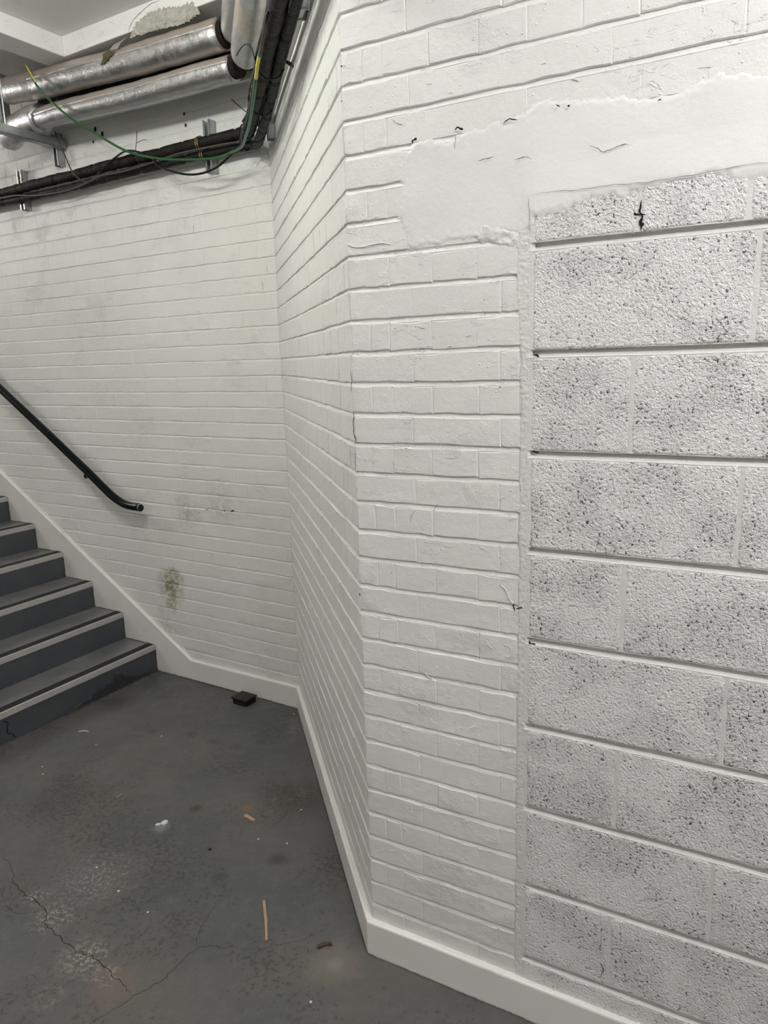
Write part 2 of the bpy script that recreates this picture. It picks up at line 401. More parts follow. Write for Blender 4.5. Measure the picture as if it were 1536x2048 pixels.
# ------------------------------------------------------------------ brick walls
Z0, PIT = .23955, .075
def zc(k): return Z0 + PIT * k
JH = {'R': 1.0, 'N': .85, 'B': .66}
SD = [0]
def backing(name, w_, s0, s1, k0, k1, thick, m, step=.11, lo=0.0, hi=H, kk=None):
    """wall slab whose face carries weather-struck bed joints"""
    prof = [(lo, -.0013)]
    for k in range(k0, k1 + 1):
        z = zc(k)
        j = JH[w_]; prof += [(z - .0066 * j, -.0013), (z - .0058 * j, -.0006), (z - .001 * j, -.0006 - .0020 * j), (z + .0042 * j, -.0010 - .0036 * j), (z + .0062 * j, -.0010 - .0036 * j), (z + .0072 * j, -.0013)]
    prof = [(z, n) for z, n in prof if lo <= z <= hi] + [(hi, -.0013)]
    ns = max(2, int((s1 - s0) / step)); V = []
    sd = ord(w_) 
    for i in range(ns + 1):
        s = s0 + (s1 - s0) * i / ns
        for j, (z, n) in enumerate(prof):
            dz = 0 if z in (lo, hi) else .0011 * noise.noise(Vector((s * 9, z * 2.5, sd)))
            dn = .0018 * noise.noise(Vector((s * 11, z * 22, sd + 9)))
            V.append(W(w_, s, z + dz, n + dn))
    np_ = len(prof); Fc = []
    for i in range(ns):
        for j in range(np_ - 1):
            a = i * np_ + j; Fc.append((a, a + np_, a + np_ + 1, a + 1) if w_ != 'N' else (a, a + 1, a + np_ + 1, a + np_))
    b = len(V)
    V += [W(w_, s0, lo, -thick), W(w_, s1, lo, -thick), W(w_, s1, hi, -thick), W(w_, s0, hi, -thick)]
    Fc.append((b, b + 3, b + 2, b + 1) if w_ != 'N' else (b, b + 1, b + 2, b + 3))
    o = link(name, V, Fc, m); tag(o, kind='structure'); return o
VAR = {}
def brick_mesh(w_, length, height, v, m, nx=None, edge=.0021, cham=.0026):
    """one brick face with soft worn edges, in the wall's own directions, shared by alike bricks"""
    key = (w_, round(length, 3), round(height, 3), v, m.name)
    if key in VAR: return VAR[key]
    A, u, nn = FR[w_]; r = random.Random(hash((round(length * 1000), v)) % 9999)
    nx = nx or (5 if length > .15 else 3); nzz = 2
    V, Fc, rows = [], [], []
    tilt_s, tilt_z = r.uniform(-.003, .003), r.uniform(-.010, .010)
    def pt(s, z, n): q = u * s + nn * n; return (q.x, q.y, z)
    cols = [-length / 2 + cham + (length - 2 * cham) * i / nx for i in range(nx + 1)]
    lev = [-height / 2 + cham + (height - 2 * cham) * j / nzz for j in range(nzz + 1)]
    for j, z in enumerate(lev):
        for i, s in enumerate(cols):
            js = 0 if 0 < i < nx else r.uniform(-edge, edge) * .6; jz = 0 if 0 < j < nzz else r.uniform(-edge, edge)
            V.append(pt(s + js, z + jz, tilt_s * s + tilt_z * z + r.uniform(-.0005, .0005)))
    for j in range(nzz):
        for i in range(nx):
            a = j * (nx + 1) + i; Fc.append((a, a + 1, a + nx + 2, a + nx + 1))
    ring = [i for i in range(nx + 1)] + [(j + 1) * (nx + 1) + nx for j in range(nzz)] + [nzz * (nx + 1) + i for i in range(nx - 1, -1, -1)] + [j * (nx + 1) for j in range(nzz - 1, 0, -1)]
    base = len(V); K = len(ring)
    for q in ring:
        x = Vector(V[q]); s = Vector((x.x, x.y)).dot(u); z = x.z
        ss = s + (cham if s > length / 2 - 3 * cham else -cham if s < -length / 2 + 3 * cham else 0)
        zz = z + (cham if z > height / 2 - 3 * cham else -cham if z < -height / 2 + 3 * cham else 0)
        V.append(pt(ss, zz, -.0006 if zz == z else -.0024))
    for q in range(K):
        x = Vector(V[base + q]); s = Vector((x.x, x.y)).dot(u); V.append(pt(s, x.z, -.014))
    for q in range(K):
        e = (q + 1) % K
        Fc.append((ring[q], base + q, base + e, ring[e])); Fc.append((base + q, base + K + q, base + K + e, base + e))
    if w_ == 'N': Fc = [f[::-1] for f in Fc]
    me = bpy.data.meshes.new('brick'); me.from_pydata(V, [], Fc); me.materials.append(m); me.update()
    VAR[key] = me; return me
def area(w_, s, z, l, h):
    q = [proj(W(w_, s + a, z + b)) for a, b in ((-l / 2, -h / 2), (l / 2, -h / 2), (l / 2, h / 2), (-l / 2, h / 2))]
    if None in q: return 0
    if all(p[0] < 0 or p[0] > 1536 or p[1] < 0 or p[1] > 2048 for p in q): return 0
    return abs(sum(q[i - 1][0] * q[i][1] - q[i][0] * q[i - 1][1] for i in range(4))) / 2
def lay(w_, wall, bricks, m, gap=.0025, limit=300):
    """bricks: (s0, s1, z0, z1)"""
    L = []
    for s0, s1, z0, z1, *nn_ in bricks:
        l = s1 - s0 - gap * random.choice((0, .2, .5, 1.1)); L.append((area(w_, (s0 + s1) / 2, (z0 + z1) / 2, l, z1 - z0), (s0 + s1) / 2, (z0 + z1) / 2, l, z1 - z0, nn_[0] if nn_ else 0))
    L.sort(reverse=True)
    rest_v, rest_f = [], []
    for i, (a, s, z, l, h, n_off) in enumerate(L):
        me = brick_mesh(w_, l, h, random.randrange(9), m)
        n = random.uniform(-.0007, .0007) + n_off; dz = random.uniform(-.0010, .0010)
        p = W(w_, s, z + dz, n)
        if i < limit and a > 60:
            o = bpy.data.objects.new('brick', me); COL.objects.link(o); o.location = p; fix_parent(o, wall)
        else:
            b = len(rest_v); rest_v += [v.co + p for v in me.vertices]; rest_f += [tuple(k + b for k in f.vertices) for f in me.polygons]
    if rest_v:
        o = link('far_brickwork', rest_v, rest_f, m); fix_parent(o, wall); tag(o, kind='stuff')
def course(k, w_='R'): return zc(k) + .0052 * JH[w_], zc(k + 1) - .0048 * JH[w_]
def english(s0, s1, k, head_off, str_off, drop=.0):
    """header courses on even k, stretchers on odd k; returns the joints between s0 and s1"""
    p, off = (.1125, head_off) if k % 2 == 0 else (.225, str_off)
    j = []; i = math.floor((s0 - off) / p) - 1
    rr = random.Random(k * 31 + int(p * 1000) + int(s0 * 7))
    while off + i * p < s1 + p:
        j.append(off + i * p + rr.uniform(-.006, .006)); i += 1
    j = [x for x in j if s0 + .03 < x < s1 - .03]
    return [s0] + j + [s1]
# left (back) wall
wb = backing('wall_left', 'B', -5.6, .0, -3, 39, .25, PAINTB, .09)
br = []
for k in range(-2, 39):
    z0, z1 = course(k, 'B'); js = english(-3.2, -.001, k, -.094, -.03)
    for a, b in zip(js, js[1:]):
        if z1 < .115 + max(0, (-.741 - b)) * .62: continue
        if z0 > 2.74 and b > -1.3: continue
        br.append((a, b, z0, z1))
lay('B', wb, br, PAINTB)
# middle (narrow angled) wall
wn = backing('wall_centre', 'N', 0.0, LN, -3, 39, .12, PAINT, .09)
br = []
for k in range(-2, 39):
    z0, z1 = course(k, 'N'); js = english(.0, LN - .001, k, .054, .175)
    js[0] = .0005
    for a, b in zip(js, js[1:]): br.append((a, b, z0, z1))
lay('N', wn, br, PAINT)
# right wall
SBL = .457                                   # left edge of the blockwork
wr = backing('wall_right', 'R', 0.0, SBL + .002, -3, 39, .25, PAINT, .06)
br = []
for k in range(-2, 39):
    z0, z1 = course(k)
    if k % 2 == 0: js = [.0005, .055, .111, .219, .334, .4365]
    else: js = [.0005, .171, .389, .4365]
    if k >= 26:                # bricks run on over the blockwork
        rr = random.Random(k)
        js = js[:-1] + ([.444] if k % 2 == 0 else [])
        while js[-1] < 2.35: js.append(js[-1] + (.1125 if k % 2 == 0 else .2235) + rr.uniform(-.004, .004))
    rr = random.Random(k + 50)
    js = [js[0]] + [x + rr.uniform(-.004, .004) for x in js[1:]]
    for a, b in zip(js, js[1:]):
        if k in (23, 24, 25) and a > .16: continue
        br.append((a, b, z0, z1, -.0012 if k in (23, 24, 25, 26) and a > .10 else 0))
lay('R', wr, br, PAINT)
# backing behind the bricks above the blocks and behind the blocks
up_ = backing('wall_right', 'R', SBL, 2.6, 24, 39, .25, PAINT, .11, 2.06, H)
BJ = [1.948, 1.726, 1.506, 1.2815, 1.061, .838, .616, .393, .176]   # bed joints of the blockwork
def block_backing():
    prof = [(0, .0022)]
    for z in reversed(BJ):
        prof += [(z - .0095, .0022), (z - .0085, .0030), (z + .0005, -.0085), (z + .0055, -.0130), (z + .0085, -.0130), (z + .0090, .0022)]
    prof += [(2.062, .0022)]; V, Fc = [], []; ns = 40
    for i in range(ns + 1):
        s = SBL - .004 + (2.6 - SBL) * i / ns
        for z, n in prof:
            dz = 0 if z in (0, 2.062) else .0016 * noise.noise(Vector((s * 7, z * 3, 4)))
            V.append(W('R', s, z + dz, n + .0006 * noise.noise(Vector((s * 12, z * 30, 1)))))
    K = len(prof)
    for i in range(ns):
        for j in range(K - 1):
            a = i * K + j; Fc.append((a, a + K, a + K + 1, a + 1))
    b = len(V); V += [W('R', SBL, 0, -.25), W('R', 2.6, 0, -.25), W('R', 2.6, 2.062, -.25), W('R', SBL, 2.062, -.25)]; Fc.append((b, b + 3, b + 2, b + 1))
    o = link('wall_right', V, Fc, MORTAR); tag(o, kind='structure'); return o
wk = block_backing()
def block(s0, s1, z0, z1, seed):
    A, u, nn = FR['R']; g = .006; nx = max(4, int((s1 - s0) / .022)); nzz = max(2, int((z1 - z0) / .022))
    V, Fc = [], []
    # columns: side back, edge, chamfer, interior..., and the same in z
    def lin(a, b, n):
        c = .0035; d = .0065; return [(a, -.02), (a, -.003), (a + c, 0.0)] + [(a + d + (b - a - 2 * d) * i / n, 0.0) for i in range(n + 1)] + [(b - c, 0.0), (b, -.003), (b, -.02)]
    S = lin(s0 + g / 2, s1 - g / 2, nx); Z = lin(z0 + .0085, z1 - .0080, nzz)
    for j, (z, nz1) in enumerate(Z):
        for i, (s, ns1) in enumerate(S):
            e = .0028; p = Vector((s * 55, z * 55, seed))
            js = e * noise.noise(p) if i < 3 or i > len(S) - 4 else 0; jz = e * noise.noise(p + Vector((0, 0, 7))) if j < 3 or j > len(Z) - 4 else 0
            n = min(ns1, nz1) + .0035
            cs = min(i, len(S) - 1 - i); cz = min(j, len(Z) - 1 - j)
            if cs <= 2 and cz <= 2 and n > -.01: n -= .0025 + .004 * abs(noise.noise(p * .7))
            n += .0009 * noise.noise(Vector((s * 25, z * 25, seed + 3)))
            V.append(W('R', s + js, z + jz, n))
    K = len(S)
    for j in range(len(Z) - 1):
        for i in range(K - 1):
            a = j * K + i; Fc.append((a, a + 1, a + K + 1, a + K))
    o = link('concrete_block', V, Fc, BLOCK, smooth=True); fix_parent(o, wk)
rows = [(BJ[0], 2.066)] + [(BJ[i + 1], BJ[i]) for i in range(8)] + [(0.0, BJ[8])]
half = [.676, .890]
for i, (z0, z1) in enumerate(rows):
    first = .674 if i in (0, 2, 4, 6, 8) else .890
    js = [SBL + .002, first]
    if i == 0: js.append(.868)
    while js[-1] < 2.3: js.append(js[-1] + .4465)
    for a, b in zip(js, js[1:]): block(a, b, z0, z1, i * 10 + a)
# smooth filler between bricks and blocks, and the rough mortar strip down the edge of the blocks
def field(name, s0, s1, z0, z1, step, hf, m, parent, kind=None):
    ns = int((s1 - s0) / step); nn_ = int((z1 - z0) / step); V, Fc = [], []
    keep = {}
    for i in range(ns + 1):
        for j in range(nn_ + 1):
            s = s0 + i * step; z = z0 + j * step; h = hf(s, z)
            if h is None or h < -.012: continue
            keep[i, j] = len(V); V.append(W('R', s, z, h))
    for (i, j) in keep:
        q = [keep.get(k) for k in ((i, j), (i + 1, j), (i + 1, j + 1), (i, j + 1))]
        if None not in q: Fc.append(tuple(q))
    o = link(name, V, Fc, m, smooth=True); fix_parent(o, parent); return o
PP = [(.150, 2.176), (.185, 2.196), (.26, 2.19), (.33, 2.205), (.41, 2.207), (.47, 2.232), (.55, 2.222), (.64, 2.205), (.72, 2.195), (.80, 2.215), (.9, 2.20), (1.1, 2.215), (2.35, 2.2),
      (2.35, 2.04), (.95, 2.032), (.86, 2.03), (.80, 2.044), (.73, 2.040), (.64, 2.028), (.56, 2.030), (.50, 2.012), (.462, 2.010), (.450, 1.972), (.43, 1.972), (.40, 1.982), (.35, 1.980), (.28, 1.974), (.21, 1.970), (.16, 1.978), (.140, 2.05), (.150, 2.11)]
def filler(s, z):
    d = sdist(PP, s, z) + .010 * noise.fractal(Vector((s * 28, z * 28, 0)), .9, 2, 3)
    if d < -.014: return None
    k = max(0, min(1, (d + .012) / .024)); k = k * k * (3 - 2 * k)
    base = -.0045 + .0052 * k
    base += .0046 * max(0, min(1, (s - .430) / .03)) * max(0, min(1, (2.125 - z) / .07))
    rough = (1 - min(1, max(0, d / .03))) * .0016 * noise.fractal(Vector((s * 120, z * 120, 2)), .7, 2, 3)
    return base + rough + .0016 * noise.noise(Vector((s * 7, z * 9, 8)))
field('plaster_patch', .10, 2.34, 1.93, 2.26, .004, filler, PLASTER, up_)
def strip(s, z):
    x = (s - .4465) / (.0125 + .004 * noise.noise(Vector((z * 14, 3, 1))))
    x = x if z < 1.72 else x / (1 + 1.1 * min(1, (z - 1.72) / .12)) if x < 0 else x
    if abs(x) > 1.35: return None
    e = max(0, 1 - max(0, abs(x) - .7) / .6)
    return -.008 + .0098 * e + .0016 * noise.fractal(Vector((s * 130, z * 130, 5)), .7, 2, 3)
field('mortar_strip', .425, .468, .10, 1.985, .003, strip, MORTAR, wk)
field('rough_mortar', .295, .465, 1.925, 2.02, .003, lambda s, z: (lambda d: None if d < -.012 else -.005 + .0062 * max(0, min(1, (d + .008) / .014)) + .0026 * noise.fractal(Vector((s * 75, z * 95, 1)), .8, 2, 3))(sdist([(.30, 1.985), (.345, 2.008), (.40, 1.992), (.452, 1.975), (.455, 1.935), (.43, 1.942), (.36, 1.968)], s, z) + .006 * noise.noise(Vector((s * 60, z * 60, 0)))), MORTAR, wk)
# marks and cracks on the right wall
def ridge(pts, r_, w_='R', par=None):
    o = link('paint_ridge', *tube_vf(cr_spline([W(w_, s, z, .0006) for s, z in pts], 5), lambda f, L: r_ * (.5 + .9 * abs(noise.noise(Vector((L * 90, 1, 2))))), 6), PAINT, smooth=True); fix_parent(o, par or wr)
NR = W('R', 0, 0, 1) - W('R', 0, 0, 0); NB = W('B', 0, 0, 1) - W('B', 0, 0, 0); NN = W('N', 0, 0, 1) - W('N', 0, 0, 0)
def rc(pts, wd, m=None, n=.0018, par=None, jag=.7, w_='R', taper=True):
    ribbon('crack', [W(w_, s, z, n) for s, z in pts], wd, m or DARK, {'R': NR, 'B': NB, 'N': NN}[w_], par or wr, .0003, jag, taper)
rc([(.675, 2.014), (.677, 1.998), (.678, 1.985), (.679, 1.973), (.681, 1.957)], .0052, n=.0040, par=wk, jag=.5)
rc([(.674, 1.996), (.6785, 1.984)], .009, n=.0041, par=wk); rc([(.6765, 1.98), (.682, 1.966)], .0075, n=.0041, par=wk)
rc([(.452, 2.051), (.494, 2.052), (.535, 2.049), (.576, 2.048), (.62, 2.049), (.66, 2.046), (.728, 2.046), (.798, 2.048), (.865, 2.052), (.93, 2.047)], .0011, CRACKG, .0078, wk)
rc([(.449, 2.051), (.452, 2.023), (.4535, 2.0), (.455, 1.973)], .0013, CRACKG, .0060, wk)
for pts, wd in (([(.338, 2.132), (.356, 2.137), (.374, 2.136)], .0016), ([(.418, 2.124), (.44, 2.127), (.456, 2.121)], .0014), ([(.573, 2.129), (.59, 2.121), (.604, 2.112), (.632, 2.119), (.650, 2.119)], .0014),
                ([(.185, 2.191), (.189, 2.197), (.194, 2.202)], .0055), ([(.285, 2.203), (.294, 2.206), (.304, 2.201)], .0048), ([(.393, 2.201), (.404, 2.205), (.412, 2.203), (.424, 2.199)], .0035), ([(.284, 2.165), (.286, 2.193)], .0014),
                ([(.505, 2.214), (.512, 2.215)], .004), ([(.527, 2.210), (.531, 2.212)], .004), ([(.70, 2.188), (.705, 2.187)], .004)):
    rc(pts, wd, n=.0052)
for pts, wd in (([(.153, 1.325), (.162, 1.343), (.169, 1.356)], .0014), ([(.220, 1.360), (.232, 1.378)], .0014), ([(.423, 1.148), (.427, 1.138), (.430, 1.132)], .0042), ([(.430, 1.136), (.448, 1.138)], .004),
                ([(-.001, 1.701), (-.001, 1.67), (-.001, 1.645)], .0022), ([(.001, 1.60), (.002, 1.564), (.003, 1.54), (.005, 1.513)], .0028), ([(.003, 1.50), (.003, 1.475), (.003, 1.449)], .0018),
                ([(.0, 2.31), (.004, 2.312)], .003), ([(.386, 1.656), (.391, 1.6565)], .003), ([(.003, 2.383), (.007, 2.385)], .004)):
    rc(pts, wd, n=.0030)
for s, z in ((.470, 1.513), (.471, 1.72), (.469, 1.054), (.470, .850), (.466, .386)):
    rc([(s - .006, z + .006), (s, z), (s + .010, z - .004)], .0055, n=.0015, par=wk)
rc([(.0005, 1.118), (.004, 1.113)], .0055, GRIME, .0040)
ridge([(.003, 1.998), (.018, 1.990), (.045, 1.988), (.070, 1.991), (.098, 1.991), (.118, 1.986)], .0017)
rc([(.656, .345), (.657, .31), (.659, .285), (.656, .262), (.660, .24), (.659, .20)], .003, n=.0032, par=wk, jag=1.4)
rc([(.870, .47), (.872, .44), (.871, .41)], .0025, n=.0032, par=wk, jag=1.4)
ridge([(.403, 1.040), (.416, 1.036), (.420, 1.026), (.416, 1.012), (.408, 1.008)], .0016)
ridge([(.392, 1.19), (.405, 1.178), (.414, 1.158), (.423, 1.146)], .0022)
rr_ = random.Random(3)
for _ in range(46):                                             # runs, drips and chips in the thick paint
    s_, z_ = rr_.uniform(.02, .42), rr_.uniform(.25, 1.9); L_ = rr_.uniform(.006, .022); a_ = rr_.uniform(-.9, .6)
    ridge([(s_, z_), (s_ + L_ * .5, z_ + L_ * .5 * a_ + rr_.uniform(-.003, .003)), (s_ + L_, z_ + L_ * a_)], rr_.uniform(.0008, .0018))
for _ in range(30):
    s_, z_ = rr_.uniform(.05, .95), rr_.uniform(2.22, 2.55); L_ = rr_.uniform(.006, .025); a_ = rr_.uniform(-.9, .6)
    ridge([(s_, z_), (s_ + L_ * .5, z_ + L_ * .5 * a_ + rr_.uniform(-.003, .003)), (s_ + L_, z_ + L_ * a_)], rr_.uniform(.0008, .0016))
# marks on the left wall
rc([(-.48, 2.38), (-.482, 2.34)], .002, n=.002, par=wb, w_='B')
for s, z in ((-1.103, 2.904), (-1.053, 2.874), (-1.127, 2.85), (-.483, 2.863), (-.48, 2.815)):
    r = .012 if s < -1.04 and z > 2.86 else .007
    V = [W('B', s + r * math.cos(a) * .8, z + r * math.sin(a) * 1.1, .0035) for a in [i * math.pi / 4 for i in range(8)]]
    o = link('drilled_hole', V, [tuple(range(8))], DARK); fix_parent(o, wb)
for k, s0, s1 in ((24, -.08, -.02), (25, -.05, -.015)):
    rc([(s0, zc(k) + .05), (s0 + .002, zc(k) + .01)], .0018, n=.002, par=wb, w_='B')
for s_, z_, w__ in ((-.69, .947, .004), (-.60, .968, .004), (-.541, .983, .006), (-.419, .992, .008), (-.44, .990, .004), (-.366, .999, .011), (-.75, .935, .003), (-.82, .862, .003), (-.93, .97, .003)):
    rc([(s_ - w__, z_), (s_, z_ + .001), (s_ + w__, z_ + .002)], w__ * .8, n=.002, par=wb, w_='B')
for s, z in ((.62, 1.92), (.30, 1.76), (.08, 2.0), (.13, 1.86), (.9, 2.2), (.25, 1.48), (.2, 1.3), (.5, 2.1), (.1, 1.44), (.15, 1.66), (.06, 1.5), (.4, 1.8), (.09, 2.06)):
    rc([(s, z), (s + .003, z - .018), (s + .001, z - .035)], .0016, CRACKG, .0016, wn, .9, 'N')
# other walls of the room, out of the picture
def plainwall(name, a, b, t=.2, m=PAINT):
    a = Vector((*a, 0)); b = Vector((*b, 0)); d = (b - a).normalized(); n = Vector((d.y, -d.x, 0))
    o = link(name, *box_vf(a, b - a, n * t, Vector((0, 0, H))), m); tag(o, kind='structure')
rearR = W('R', 2.6, 0); rearR2 = W('R', 2.6, 0, 3.0); lf = W('B', -5.6, 0, 0); lf2 = W('B', -5.6, 0, 4.27)
plainwall('wall_far_right', (rearR.x, rearR.y), (rearR2.x, rearR2.y), -.2)
plainwall('wall_rear', (rearR2.x, rearR2.y), (lf2.x, lf2.y), -.2)
plainwall('wall_far_left', (lf2.x, lf2.y), (lf.x, lf.y), -.2)
# ------------------------------------------------------------------ baseboards
def miter(w1, w2, P, t):
    n1, n2 = FR[w1][2], FR[w2][2]; return P + (n1 + n2) * (t / (1 + n1.dot(n2)))
def board(name, ends, h0, h1, t=.018):
    """ends: two functions t -> plan point. profile with a rounded top edge"""
    prof = [(-.004, 0), (t - .001, 0), (t, .002), (t, 1 - .006), (t - .0015, 1 - .002), (t - .005, 1.0), (-.004, 1.0)]
    V = []
    segs = 12
    for i in range(segs + 1):
        f = i / segs; h = h0 + (h1 - h0) * f
        for n, z in prof:
            a, b = ends[0](n), ends[1](n); q = a.lerp(b, f)
            zz = z if z < .5 else h + (z - 1)
            V.append(Vector((q.x, q.y, zz + (0 if z < .5 else .0008 * noise.noise(Vector((f * 9, n, h)))))))
    K = len(prof); Fc = []
    for i in range(segs):
        for j in range(K): a = i * K + j; b = i * K + (j + 1) % K; Fc.append((a, b, b + K, a + K))
    Fc.append(tuple(range(K))); Fc.append(tuple(range(segs * K, segs * K + K)))
    o = link(name, V, Fc, BOARD); tag(o, kind='structure')
    md = o.modifiers.new('n', 'WEIGHTED_NORMAL') if False else None
    return o
def off(w_, s): return lambda n: FR[w_][0] + FR[w_][1] * s + FR[w_][2] * n
mP2 = lambda n: miter('R', 'N', P2, n); mP1 = lambda n: miter('N', 'B', P1, n)
b1 = board('baseboard_right', (mP2, off('R', 2.6)), .114, .111)
b2 = board('baseboard_centre', (mP1, mP2), .117, .114)
b3 = board('baseboard_left', (off('B', -.741), mP1), .115, .117)
for w_, s, z in (('N', .06, .108), ('N', .42, .112), ('N', .47, .070), ('N', .62, .113), ('N', .98, .113)):
    ribbon('chip', [W(w_, s, z + .004, .0183), W(w_, s + .006, z - .004, .0183), W(w_, s + .004, z - .014, .0183)], .004, DARK, NN, b2, .0002)
# raking board beside the stairs
def rake():
    t = .018; RS = .155 / .2502
    top = [(-4.2, .115 + RS * (4.2 - .741)), (-.741, .115), (-.741, 0)]
    P = [(-4.2, 0)] + top
    sec = []
    V, Fc = [], []
    for n, dz in ((-.004, 0), (t - .005, 0), (t, -.005)):
        for (s, z) in P: V.append(W('B', s, z + (dz if z > .01 else 0), n))
    K = 4
    for r in range(2):
        for j in range(K):
            a = r * K + j; b = r * K + (j + 1) % K; Fc.append((a, b, b + K, a + K))
    Fc.append((8, 9, 10, 11)); Fc.append((3, 2, 1, 0))
    o = link('trim_1', V, Fc, BOARD); tag(o, kind='structure'); return o
rake()
# ================================================================== STAIRS
RUN, RISE = .2502, .1555
NS = 12; S0 = -1.022; NW = 1.35
st = thing('staircase', W('B', S0, 0, NW / 2), 'blue-grey painted staircase climbing left along the white brick wall', 'stairs')
def jagged_riser(i, s, z0, z1):
    V, Fc = [], []; n = 26
    for a in range(n + 1):
        nn = .0185 + (NW - .0185) * a / n
        for j in range(4):
            z = z0 + (z1 - z0) * j / 3
            b = (.004 if i == 0 and j == 0 else .0015) * noise.noise(Vector((nn * 14, z * 20, i)))
            V.append(W('B', s + b, z, nn))
    for a in range(n):
        for j in range(3): q = a * 4 + j; Fc.append((q, q + 4, q + 5, q + 1))
    return V, Fc
for i in range(NS):
    s = S0 - RUN * i; z0 = RISE * i; z1 = RISE * (i + 1)
    v, f = wbox('B', s - RUN, s, 0, z1, .0185, NW)
    step = link('step', v, f, STEP, mats=[STEP, RISER], midx=[1 if k == 5 else 0 for k in range(6)]); under(step, st)
    bevel(step, .003, 1)
    # nosing: pale strip down the face, dark grip strip on the tread
    a = link('nosing', *join(wbox('B', s - .004, s + .0035, z1 - .026, z1 + .0022, .0195, NW + .002), wbox('B', s - .010, s - .004, z1 - .001, z1 + .0022, .0195, NW + .002)), NOSE_L); under(a, step)
    b = link('grip_strip', *wbox('B', s - .060, s - .010, z1 - .001, z1 + .0026, .0195, NW), NOSE_D); under(b, step)
# crumbling paint and grime at the foot of the first riser
for i in range(NS):
    s = S0 - RUN * i; z1 = RISE * (i + 1); z0 = RISE * i
    ribbon('dirt_line', [W('B', x, z1 + .0028, .0205) for x in (s - .01, s - .09, s - .17, s - RUN)], .006, GRIME, UPV, fl, .0004, .3, False)
    ribbon('dirt_line', [W('B', s - .0 + .0015, x, .0205) for x in (z0, z0 + .05, z0 + .10, z1 - .03)], .005, GRIME, W('B', 1, 0) - W('B', 0, 0), fl, .0004, .3, False)
V, Fc = [], []; n = 60
for a in range(n + 1):
    nn = .02 + .60 * a / n; h = max(.006, (.075 + .05 * noise.noise(Vector((nn * 9, 1, 0))) + .035 * noise.noise(Vector((nn * 40, 1, 0)))) * max(.15, 1 - abs(nn - .30) / .34))
    for z, o_ in ((0, .006), (h * .35, .004), (h * .7, .003), (h, -.001)):
        V.append(W('B', S0 + o_ + .003 * noise.noise(Vector((nn * 60, z * 60, 2))), z + .001, nn))
for a in range(n):
    for j in range(3): q = a * 4 + j; Fc.append((q, q + 4, q + 5, q + 1))
g = link('flaking_paint', V, Fc, step_mat('flaked_dark_riser', (.022, .023, .027), (.05, .046, .042))); under(g, st)
o = ribbon('crack', [W('B', S0 + .002, .118, .945), W('B', S0 + .002, .095, .925), W('B', S0 + .002, .06, .93), W('B', S0 + .002, .04, .915), W('B', S0 + .002, .004, .895)], .009, DARK, (W('B', 1, 0) - W('B', 0, 0)), fl, .001, .5)
under(o, st)
ribbon('dirt_line', [W('B', S0 + .008, .0004, x) for x in (.02, .1, .2, .3, .4, .5, .62)], .020, simple('rusty_grit', (.085, .055, .035), .95, 0, 90, .004, .5, 50), UPV, fl, .0005, .8)
ribbon('dirt_line', [W('B', s, .0004, .021) for s in (-1.0, -.9, -.8, -.6, -.4, -.2, -.03)], .005, GRIME, UPV, fl, .0005, .1)
ribbon('dirt_line', [W('N', s, .0004, .021) for s in (1.58, 1.4, 1.2, 1.0, .8, .6, .4, .2, .0)], .003, GRIME, UPV, fl, .0005, .1)
# ================================================================== HANDRAIL
hr = thing('handrail', W('B', -1.3, 1.15, 0), 'dark painted tubular handrail sloping down the left wall', 'handrail')
pts = [W('B', s, z, .07) for s, z in ((-3.9, 2.775), (-3.2, 2.325), (-2.6, 1.938), (-2.108, 1.622), (-1.678, 1.348), (-1.50, 1.232), (-1.367, 1.146), (-1.25, 1.066), (-1.18, 1.022), (-1.11, .992), (-1.04, .980), (-.968, .979))]
under(link('rail', *tube_vf(cr_spline(pts, 5),   .0225, 16), BLACKPAINT, smooth=True), hr)
under(link('rail_end_cap', *tube_vf([W('B', -.969, .979, .07), W('B', -.9655, .979, .07)], .0222, 16), simple('bare_white_tube_end', (.62, .62, .58), .5)), hr)
under(link('end_plug', *tube_vf([W('B', -.968, .977, .071), W('B', -.9645, .977, .071)], .0205, 16), BLACKPAINT), hr)
for s in (-1.40, -2.3, -3.2):
    z = 1.168 + (-1.40 - s) * .643
    bp = [W('B', s, z - .018, .068), W('B', s - .004, z - .036, .070), W('B', s - .014, z - .050, .062), W('B', s - .030, z - .055, .045), W('B', s - .045, z - .052, .004)]
    br_ = under(link('bracket', *tube_vf(cr_spline(bp, 5), .007, 10), BLACKPAINT, smooth=True), hr)
    under(link('wall_plate', *tube_vf([W('B', s - .045, z - .052, .0), W('B', s - .045, z - .052, .007)], .016, 16), BLACKPAINT), br_)
# ================================================================== PIPES
def pipe(name, path, r, label, lab_parent=None, wob=.05, endcap=None, per=8, bands=()):
    t = thing(name, path[0].lerp(path[-1], .5), label, 'pipe')
    pp = cr_spline(path, per)
    under(link('foil_lagging', *tube_vf(pp, r, 26, wob), FOIL, smooth=True), t)
    return t
up_path = [(-1.44, 3.082, .23), (-1.40, 3.080, .23), (-1.2, 3.062, .23), (-1.06, 3.054, .23), (-.9, 3.048, .23), (-.6, 3.03, .23), (-.3, 3.02, .23), (-.01, 3.012, .23)]
pu = pipe('lagged_pipe', [W('B', *q) for q in up_path], .060, 'upper foil-wrapped pipe along the left wall, torn near its middle')
def disc(path_end, direction, r, t_, m, name, parent):
    under(link(name, *tube_vf([path_end, path_end + direction * t_], r, 24), m, smooth=False), parent)
uB = (W('B', 1, 0) - W('B', 0, 0))
disc(W('B', -.011, 3.012, .23), uB, .052, .025, CAP, 'exposed_insulation_end', pu)
